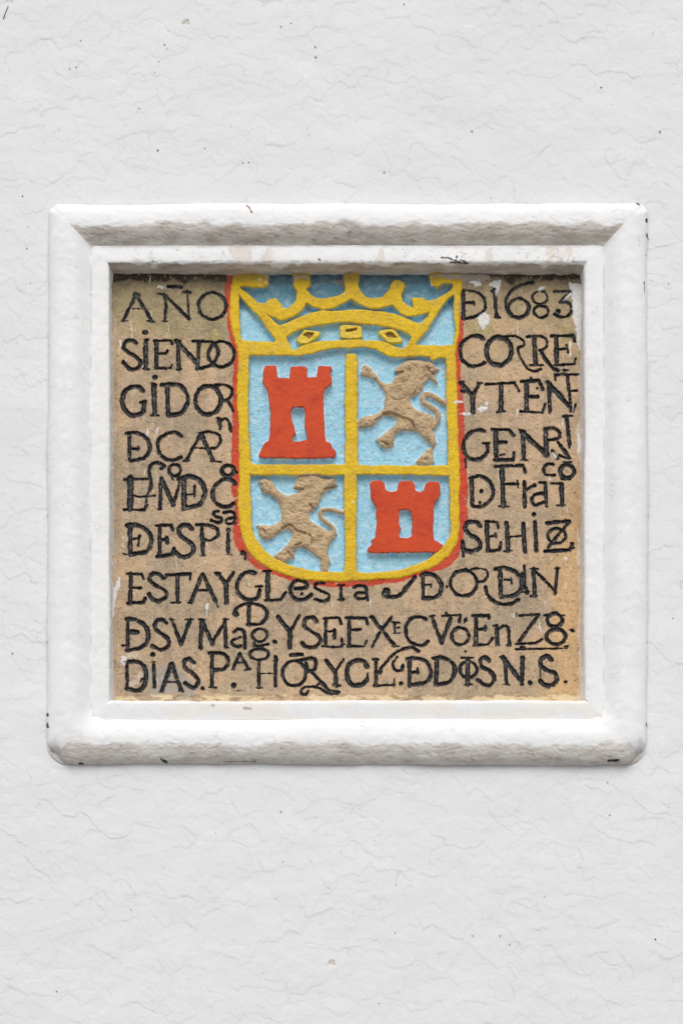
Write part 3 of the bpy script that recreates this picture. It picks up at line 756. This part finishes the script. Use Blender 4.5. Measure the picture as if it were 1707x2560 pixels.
WHITE = [('R1', [(1285,45),(1420,80),(1470,100),(1470,760),(1380,740),(1360,600),(1330,450),(1320,350),(1315,180),(1290,110)]),
 ('R1', [(1330,165),(1240,250),(1232,240),(1300,165)]), ('R1', [(360,420),(430,360),(500,380),(495,480),(430,540),(390,500)]),
 ('R1', [(470,90),(540,40),(620,30),(600,120),(560,210),(540,120)]), ('R1', [(290,60),(400,20),(420,90),(350,100)]),
 ('R1', [(940,140),(1000,100),(1090,90),(1000,160)]), ('R1', [(1290,640),(1310,650),(1312,800),(1290,800)]),
 ('R2', [(370,370),(440,340),(490,355),(440,400),(375,400)]), ('R2', [(440,300),(470,290),(490,350),(450,340)]), ('R2', [(515,300),(555,310),(540,325)]),
 ('R2', [(125,305),(180,285),(240,290),(235,310),(130,318)]), ('R2', [(190,405),(240,410),(330,408),(300,428),(200,430)]),
 ('R2', [(785,300),(770,400),(745,490),(757,495),(792,310)]), ('R2', [(1110,780),(1150,790),(1180,850),(1150,860),(1120,810)]), ('R2', [(400,240),(480,190),(440,250),(390,270)]),
 ('R2', [(1370,600),(1385,610),(1420,720),(1390,840),(1370,820)]), ('R2', [(1335,565),(1360,575),(1350,582)]),
 ('L1', [(640,235),(680,225),(665,290),(640,298)]), ('L1', [(78,635),(95,640),(97,720),(78,720)]), ('L1', [(425,85),(520,90),(510,125),(450,122)]),
 ('L2', [(345,555),(362,560),(362,642),(342,642)]), ('L2', [(468,490),(487,495),(437,662),(420,662)]), ('L2', [(440,835),(460,835),(460,850),(442,850)]),
 ('L3', [(105,765),(120,770),(118,905),(104,910)]), ('L3', [(852,750),(867,752),(866,825),(852,825)]),
 ('B1', [(940,395),(962,400),(962,450),(945,595),(934,560)]), ('B1', [(60,140),(95,130),(50,350),(10,560),(-20,560),(-20,330)]), ('B1', [(80,900),(150,940),(130,1040),(80,980)]),
 ('B1', [(920,760),(945,745),(950,775),(925,780)]),
 ('B3', [(1170,540),(1190,545),(1222,710),(1204,716)]), ('B3', [(455,385),(480,365),(492,390),(460,415)]), ('B3', [(1028,355),(1052,360),(1042,425),(1030,420)]), ('B3', [(285,1040),(300,1040),(300,1100),(286,1090)]), ('B3', [(1122,815),(1138,815),(1138,842),(1122,842)]),
 ('B4', [(610,560),(655,420),(720,420),(720,1300),(640,1280),(630,1200),(590,960),(580,900),(600,740)]),
 ('T1', [(345,110),(378,112),(365,185),(343,180)]), ('T1', [(408,110),(430,115),(437,180),(415,172)]), ('T1', [(1187,240),(1212,250),(1206,288),(1190,280)]),
 ('T1', [(588,440),(614,445),(600,468),(584,462)]), ('T1', [(1265,560),(1307,565),(1290,586),(1268,582)]), ('T1', [(1238,680),(1264,685),(1252,704)]),
 ('T2', [(1098,80),(1124,90),(1122,182),(1098,188)]), ('T5', [(1275,365),(1305,362),(1305,385),(1278,388)]),
 ('L3', [(1238,535),(1252,535),(1252,552),(1240,552)]), ('B2', [(1075,995),(1090,995),(1090,1012),(1076,1010)]), ('R3', [(1240,975),(1280,980),(1265,1000),(1245,995)]),
 ('R3', [(1085,185),(1105,190),(1100,212),(1088,208)]), ('R3', [(1135,925),(1155,930),(1150,950),(1138,948)]), ('R3', [(480,575),(502,565),(495,588),(482,588)])]
MORTAR = [('T2', [(1124,60),(1700,60),(1700,100),(1640,140),(1568,132),(1500,105),(1440,165),(1400,112),(1300,120),(1200,92),(1130,108)]),
          ('T1', [(700,150),(690,90),(780,60),(860,90),(868,170),(845,180),(840,125),(780,105),(715,125)]),
          ('T1', [(1060,85),(1200,60),(1210,170),(1190,200),(1170,130),(1080,115)]),
          ('T1', [(390,60),(470,60),(440,170),(432,110)])]

def build_tablet():
    f_sh = newfield(); poly_sd(f_sh, round_poly(shield_out), 1.2)
    f_red = newfield(); poly_sd(f_red, round_poly(red_out), 1.6)
    f_hole = newfield(); f_ch = newfield()
    for k, hpts in enumerate(holes):
        poly_sd(f_hole, hpts, 0.9)
        if k < N_CROWN_HOLES: poly_sd(f_ch, hpts, 0.9)
    f_cas = [newfield(), newfield()]
    for f, c, dr in zip(f_cas, castles, doors):
        poly_sd(f, c, 0.7)
        g = newfield(); poly_sd(g, dr, 0.9)
        np.minimum(f, np.where(g > NEG, -g, 1e3), out=f)
    f_lion = [newfield(), newfield()]
    for f, c in zip(f_lion, lions): poly_sd(f, round_poly(c), 1.1)
    for f, tile, sp in ((f_lion[0], 'T4', '~w58 1130,780 1170,720 1175,640 1110,585 1045,540 1030,490 1060,455 1120,465 1190,510 1255,540'),
                        (f_lion[1], 'T5', '~w46 1105,690 1085,630 1030,580 975,530 965,470 1000,450 1080,450 1150,470 1190,480')):
        for P, r in parse(tile, sp): stroke_sd(f, P, r)
    f_gr = newfield(); f_gd = newfield()
    for tile, sp in (('T4', '~w30 640,650 720,650 800,680 830,695;~w18 820,690 900,720 945,790;w18 745,240 830,235;~w16 1060,180 1110,240 1140,250;~w14 640,640 600,690 540,720;w14 940,460 960,420;w16 620,930 680,960#~w12 1020,330 1050,260 1030,190;~w10 940,330 980,260 960,180;w16 1085,200 1110,205;~w12 880,320 900,250 880,180;w12 640,900 660,960;w12 690,900 700,950;w12 430,720 390,760;w12 440,690 390,720;w12 1010,1110 1000,1150;w12 1060,1110 1060,1160;w12 440,190 470,230;~w12 700,480 760,520 850,500'),
                     ('T5', '~w26 580,640 660,610 720,660 810,692;~w14 850,700 880,750 870,800;w18 700,235 790,250;~w16 1000,250 1060,230 1110,225;w30 640,880 680,930;w24 860,400 890,440;w18 715,810 770,790;w14 380,640 420,700#~w12 930,330 960,250 940,170;~w10 860,330 890,260 870,180;w16 760,170 790,175;w12 370,650 350,690;w12 400,170 430,230;w12 440,160 460,210;w12 560,900 540,950;w12 610,900 600,960;w12 990,1020 985,1070;~w12 640,450 700,490 780,470')):
        a, b = sp.split('#')
        for P, r in parse(tile, a): stroke_sd(f_gr, P, r)
        for P, r in parse(tile, b): stroke_sd(f_gd, P, r)
    f_gem = [newfield() for _ in gems]
    f_gi = newfield()
    for f, g, gi in zip(f_gem, gems, gem_in):
        poly_sd(f, g, 0.4); poly_sd(f_gi, gi, 0.4)
    f_let = newfield(); lid = np.full((NY, NX), -1, np.int16)
    for k, (txt, specs) in enumerate(LINES):
        for tile, sp in specs:
            for P, r in parse(tile, sp):
                j = rng.normal(0, 0.35, P.shape)
                stroke_sd(f_let, P + j, r * (0.91 + 0.2 * min(1, (r * 8 - 16) / 26)), lid, k)
    f_let_w = f_let + 1.0 * fbm(GX / 6, GY / 6, 311, 3) + 0.9 * fbm(GX / 15, GY / 15, 315, 2)
    # ------------------------------------------------ heights
    grain = fbm(GX / 3.2, GY / 3.2, 321, 3)
    mid = fbm(GX / 14, GY / 14, 331, 4)
    big = fbm(GX / 130, GY / 130, 341, 3)
    lump = fbm(GX / 8, GY / 6, 351, 3)
    h = 1.8 * big + 0.8 * mid + 0.5 * grain
    # chipped, rounded edge of the slab
    in_sh = f_sh > 0
    rib = 3.0 * ss((f_sh + 1) / 5)
    h = np.where(in_sh, 0.9 * big + 0.35 * lump + 0.55 * mid + 0.45 * grain, h) + rib
    fieldtop = -15.0 - 8.0 * ss((790 - GY) / 40) + 0.35 * lump + 0.6 * mid + 0.45 * grain
    wallw = 3.2
    k = ss((f_hole + 0.5) / wallw) * (f_sh > -2)
    # the crown's painted ribs have rounded shoulders
    h = h - 0.9 * ss(1 - np.clip(-f_hole, 0, 3.5) / 3.5) * in_sh
    h = h * (1 - k) + fieldtop * k
    for f in f_cas:
        m = ss((f + 1.6) / 2.8)
        h = np.maximum(h, fieldtop * (1 - m) + (0.6 + 0.45 * mid + 0.25 * lump) * m) if False else np.where(f > -2.2, np.maximum(h, fieldtop * (1 - m) + (2.4 + 0.45 * mid + 0.2 * lump) * m), h)
    for f in f_lion:
        t = np.clip((f + 1.5) / 13, 0, 1); m = np.sqrt(np.clip(1 - (1 - t) ** 2, 0, 1))
        top = -0.5 + 2.4 * fbm(GX / 20, GY / 20, 361, 3) + 0.8 * grain + 1.3 * mid + 1.2 * lump
        h = np.where(f > -1.6, np.maximum(h, fieldtop + (top - fieldtop) * m), h)
    anyl = (f_lion[0] > 0) | (f_lion[1] > 0)
    h = np.where(anyl, h - 8.0 * ss((f_gr + 1.5) / 4) - 2.6 * ss((f_gd + 2.5 + wob) / 4.5), h)
    for f in f_gem:
        m = ss((f + 1.5) / 4)
        h = np.where(f > -1.6, np.maximum(h, fieldtop + (1.0 + 0.8 * lump - fieldtop) * m), h)
    h = np.where(f_gi > -2, h - 6 * ss((f_gi + 1) / 3), h)
    # letters: v-cut grooves, shallower and worn in the top line
    topline = ss((770 - GY) / 30)
    depth = 6.5 - 1.5 * topline
    gro = np.clip((f_let_w + 0.8) / 5.0, 0, 1)
    is_let = (f_let_w > 0) & ~in_sh
    h = h - np.where(in_sh, 0, depth * ss(gro) * (1 + 0.25 * mid))
    # mortar and paint lumps
    f_mo = newfield()
    for tile, p in MORTAR: poly_sd(f_mo, tp(tile, p), 2.0)
    f_wh = newfield()
    for tile, p in WHITE: poly_sd(f_wh, tp(tile, p), 1.6)
    f_wh = f_wh - 0.7 + 2.0 * fbm(GX / 6, GY / 6, 371, 3)
    h = h + 3.5 * ss((f_mo + 1) / 5) + 0.7 * ss(f_wh / 2.5)
    # random little pecks in the stone
    peck = ss((fbm(GX / 5.5, GY / 5.5, 381, 2) - 0.62) / 0.2)
    h = h - 0.8 * peck * (~in_sh)
    # broken bevel where slab meets the lower reveal
    low = ss((GY - 1734 - 6 * fbm(GX / 30, GY / 60, 391, 4)) / 7)
    h = h - 3.0 * low * (0.6 + 0.6 * mid)
    # ------------------------------------------------ albedo
    c = np.empty((NY, NX, 3), F); c[:] = lin(192, 164, 134)
    patch = fbm(GX / 90, GY / 70, 401, 4)
    c = mixc(c, lin(160, 144, 122), np.clip(0.5 + 0.9 * patch, 0, 1) * 0.75)
    streak = ss((fbm(GX / 16, GY / 150, 405, 3) - 0.25) / 0.5)
    c = mixc(c, lin(138, 122, 102), 0.3 * streak)
    blotch = ss((fbm(GX / 26, GY / 22, 407, 4) - 0.4) / 0.4)
    c = mixc(c, lin(146, 130, 110), 0.4 * blotch)
    c = mixc(c, lin(198, 168, 134), np.clip(fbm(GX / 60, GY / 60, 411, 4), 0, 1) * 0.6)
    ochre = ss((GX - 1340 - 55 * fbm(GX / 80, GY / 80, 421, 3)) / 90) * ss((GY - 1060) / 320)
    c = mixc(c, lin(206, 168, 118), 0.65 * ochre)
    moss = ss((940 - GY + 50 * fbm(GX / 70, GY / 70, 431, 4)) / 170) * np.maximum(ss((600 - GX) / 60), 0.75 * ss((GX - 1130) / 60))
    c = mixc(c, lin(146, 134, 100), 0.72 * moss)
    yel = ss((fbm(GX / 34, GY / 34, 441, 4) - 0.15) / 0.5) * moss * ss((GY - 770) / 50)
    c = mixc(c, lin(168, 156, 96), 0.55 * yel)
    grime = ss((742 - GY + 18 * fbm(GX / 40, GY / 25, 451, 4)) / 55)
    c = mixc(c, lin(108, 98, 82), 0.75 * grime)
    grime_shade = ss((706 - GY + 10 * fbm(GX / 25, GY / 25, 461, 4)) / 12) * (0.75 + 0.25 * ss(np.abs(GX - 860) / 500))
    c = mixc(c, lin(48, 42, 37), 0.9 * grime_shade)  # top band: mould and dirt, with the reveal's shadow painted in
    tanr = ss((fbm(GX / 45, GY / 30, 471, 3) + 0.1) / 0.4) * ss((GX - 1130) / 60) * ss((GY - 770) / 40) * ss((1000 - GY) / 80)
    c = mixc(c, lin(196, 165, 130), 0.6 * tanr)
    c *= (1.12 + 0.09 * grain + 0.09 * mid)[..., None]
    fleck = ss((fbm(GX / 3.0, GY / 4.5, 481, 2) - 0.72) / 0.15)
    c = mixc(c, lin(218, 198, 170), 0.4 * fleck)
    c = mixc(c, lin(120, 100, 80), 0.3 * peck)
    gp = newfield(); poly_sd(gp, tp('B1', [(360,1050),(620,1000),(760,1130),(860,1230),(820,1360),(370,1330)]), 3.0)
    c = mixc(c, lin(166, 158, 148), 0.8 * ss((gp + 3) / 8))
    lp = newfield(); poly_sd(lp, tp('B1', [(250,1060),(310,1080),(320,1180),(180,1225),(160,1180),(250,1160)]), 2.0); poly_sd(lp, tp('B1', [(150,890),(270,880),(260,930),(160,940)]), 2.0)
    c = mixc(c, lin(208, 192, 172), 0.8 * ss((lp + 2) / 5))
    cream = low * ss((fbm(GX / 40, GY / 14, 491, 4) + 0.35) / 0.4)
    c = mixc(c, lin(226, 204, 166), 0.85 * cream)
    c = mixc(c, lin(140, 112, 84), 0.6 * low * ss((fbm(GX / 22, GY / 9, 495, 3) - 0.3) / 0.2))
    le = ss((292 - GX + 7 * fbm(GX / 20, GY / 60, 501, 4)) / 6)
    c = mixc(c, lin(206, 186, 160), 0.6 * le * ss((GY - 760) / 60))
    redge = ss((GX - 1442 - 9 * fbm(GX / 14, GY / 40, 496, 4)) / 5) * ss((GY - 880) / 60) * ss((fbm(GX / 30, GY / 60, 497, 3) + 0.45) / 0.3)
    c = mixc(c, lin(226, 210, 186), 0.75 * redge)
    scr = ss((fbm(GX / 3.5, GY / 26, 498, 2) - 1.06) / 0.12)          # thin runs of whitewash
    c = mixc(c, lin(228, 220, 206), 0.7 * scr)
    # letters
    ink = np.empty_like(c); ink[:] = (0.016, 0.016, 0.019)
    wear = ss((fbm(GX / 5, GY / 5, 511, 3) - 0.3) / 0.4)
    ink = mixc(ink, lin(96, 94, 94), 0.35 * wear)
    ink = mixc(ink, lin(128, 112, 94), 0.75 * ss((fbm(GX / 7, GY / 7, 515, 3) - 0.58) / 0.2))
    inktop = mixc(np.broadcast_to(lin(42, 40, 40), c.shape), lin(104, 98, 92), np.clip(0.35 + 0.9 * fbm(GX / 14, GY / 14, 521, 3), 0, 1) * 0.8)
    core = ss((f_let_w - 1.2) / 2.0)
    inktop = mixc(inktop, lin(24, 22, 23), 0.75 * core)
    inkc = mixc(ink, inktop, topline)
    c_let = inkc
    halo = ss((f_let_w + 3.2) / 3.0) * 0.36 * np.clip(0.6 + fbm(GX / 10, GY / 10, 531, 2), 0, 1)
    c = mixc(c, lin(64, 58, 54), halo * (~in_sh))
    # red edging painted on the slab
    redm = ss((f_red + 0.5) / 1.6) * ss((0.8 - 1.2 * topline * 0 + fbm(GX / 9, GY / 9, 541, 3) + 0.35) / 0.5)
    c_red = np.empty_like(c); c_red[:] = lin(200, 70, 44)
    c_red = mixc(c_red, lin(150, 96, 80), ss((fbm(GX / 12, GY / 12, 551, 4) - 0.25) / 0.4) * 0.6)
    c_red *= (1 + 0.10 * mid)[..., None]
    # paints
    c_y = np.empty_like(c); c_y[:] = lin(224, 185, 32)
    c_y = mixc(c_y, lin(196, 148, 40), np.clip(fbm(GX / 50, GY / 50, 561, 4), 0, 1) * 0.4)
    c_y = mixc(c_y, lin(206, 172, 92), np.clip(fbm(GX / 24, GY / 30, 565, 3) - 0.3, 0, 1) * 0.45)
    c_y *= (1 + 0.07 * mid + 0.04 * grain)[..., None]
    c_y = mixc(c_y, lin(140, 104, 50), 0.3 * ss((fbm(GX / 5, GY / 4, 571, 2) - 0.68) / 0.2))
    c_b = np.empty_like(c); c_b[:] = lin(158, 207, 226)
    upper = ss((880 - GY) / 30)
    c_b = mixc(c_b, lin(118, 170, 194), 0.8 * ss((780 - GY) / 30))  # blue behind the crown painted darker for the shadow under the frame
    c_b = mixc(c_b, lin(196, 222, 232), np.clip(fbm(GX / 14, GY / 9, 581, 4), 0, 1) * 0.75)
    c_b = mixc(c_b, lin(118, 160, 178), 0.5 * ss((fbm(GX / 7, GY / 5, 591, 3) - 0.4) / 0.35))
    scum = ss((fbm(GX / 18, GY / 10, 601, 3) - 0.1) / 0.4) * np.exp(-(f_hole - 2) ** 2 / 20) * (f_hole > -2)
    c_b = mixc(c_b, lin(182, 172, 160), 0.45 * scum)
    c_b = mixc(c_b, lin(222, 196, 90), 0.5 * ss((fbm(GX / 8, GY / 8, 611, 3) - 0.35) / 0.3) * (f_hole < 4.5))
    for f in f_cas + f_lion:      # pale cut-in line round the charges
        c_b = mixc(c_b, lin(226, 236, 240), 0.7 * ((f > -4) & (f < 0.5)) * ss((fbm(GX / 9, GY / 9, 621, 2) + 0.35) / 0.4))
    c_r = np.empty_like(c); c_r[:] = lin(206, 73, 30)
    c_r = mixc(c_r, lin(186, 58, 34), np.clip(fbm(GX / 30, GY / 30, 631, 4), 0, 1) * 0.8)
    c_r = mixc(c_r, lin(206, 150, 120), 0.6 * ss((fbm(GX / 7, GY / 7, 641, 3) - 1.15) / 0.15))
    c_l = np.empty_like(c); c_l[:] = lin(194, 168, 134)
    c_l = mixc(c_l, lin(160, 136, 108), np.clip(fbm(GX / 20, GY / 20, 651, 4), 0, 1) * 0.7)
    c_l = mixc(c_l, lin(196, 170, 130), np.clip(fbm(GX / 34, GY / 34, 655, 3), 0, 1) * 0.5)
    c_l *= (1 + 0.11 * grain + 0.06 * mid)[..., None]
    # ------------------------------------------------ ids
    ids = np.zeros((NY, NX), np.int16)                  # 0 slab
    ids[(f_red > 0) & (redm > 0.35)] = 1                # red edging
    ids[is_let] = 100 + lid[is_let]
    SH = f_sh > 0
    crown_zone = SH & (GY < 878)
    ids[SH] = 2                                         # yellow border
    ids[SH & (f_hole > 0.3)] = 3                        # blue field
    # crown = the yellow of the headpiece inside the side borders
    inner_l, inner_r = 602, 1131
    crown = SH & (f_hole <= 0.3) & (GX > inner_l) & (GX < inner_r) & (GY < 880) & ~((GY > 858) & ((GX < 722) | (GX > 1016)))
    ids[crown] = 4
    for q, f in enumerate(f_cas): ids[SH & (f > 0)] = 10 + q
    for q, f in enumerate(f_lion): ids[SH & (f > 0)] = 20 + q
    for q, f in enumerate(f_gem): ids[SH & (f > 0)] = 30 + q
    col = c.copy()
    def put(mask, src):
        col[mask] = src[mask]
    put(ids == 1, c_red); put(ids == 2, c_y); put(ids == 3, c_b); put(ids == 4, c_y)
    put((ids == 10) | (ids == 11), c_r); put((ids == 20) | (ids == 21), c_l); put((ids >= 30) & (ids < 40), mixc(c_y, lin(236, 210, 96), np.full(c.shape[:2], 0.45, F)))
    put(ids >= 100, c_let)
    inner = (ids >= 30) & (ids < 40) & (f_gi > 0)
    col[inner] = mixc(c_y, lin(118, 88, 44), np.full(c.shape[:2], 0.8, F))[inner]
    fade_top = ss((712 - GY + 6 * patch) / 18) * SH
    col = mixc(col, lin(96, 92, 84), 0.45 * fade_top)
    wmask = ss((f_wh - 0.2) / 1.2)
    col = mixc(col, np.array((0.78, 0.77, 0.75), F), 0.92 * wmask)
    col = mixc(col, lin(172, 160, 148), 0.9 * ss(f_mo / 1.5))
    # ------------------------------------------------ meshes
    WX, WY = unproject(GX, GY, D0)
    X, Yw, Z = to_world(WX, WY, D0 + h)
    root = thing('stone_tablet', 'tan carved stone tablet dated 1683 with black lettering and a painted coat of arms', 'plaque', (0.0, -D0 * S, ZC - (1753 - CY) * S))
    lx, ly, lz = root.location
    co = np.stack([X - lx, Yw - ly, Z - lz], -1).reshape(-1, 3).astype(F)
    faces = grid_faces(NX, NY)
    fid = ids[:-1, :-1].reshape(-1)
    colf = col.reshape(-1, 3)
    def part(name, sel, mat, parent, label=None):
        keep = np.isin(fid, sel)
        if not keep.any(): return None
        a, b, cc = subset(co, faces, colf, keep)
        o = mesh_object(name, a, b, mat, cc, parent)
        if label: o['label'] = label
        return o
    # the body of the slab behind the carved face
    slab = part('slab', [0], M_stone, root)
    shield = part('shield', [3], M_paint, root)
    part('shield_border', [2], M_paint, shield)
    part('red_edging', [1], M_paint, shield)
    part('castle', [10], M_paint, shield, 'taller red castle in the upper left quarter')
    part('castle', [11], M_paint, shield, 'shorter red castle in the lower right quarter')
    part('lion', [20], M_stone, shield, 'bare stone rampant lion in the upper right quarter')
    part('lion', [21], M_stone, shield, 'bare stone rampant lion in the lower left quarter')
    crown_o = part('crown', [4], M_paint, root)
    for q, tx in enumerate(('lozenge gem left of the square gem', 'square gem in the middle of the crown', 'lozenge gem right of the square gem')):
        part('gem', [30 + q], M_paint, crown_o, tx)
    for k, (txt, _) in enumerate(LINES):
        part('inscription_line', [100 + k], M_ink, root, 'carved black line reading ' + txt)
    return root

tablet = build_tablet()
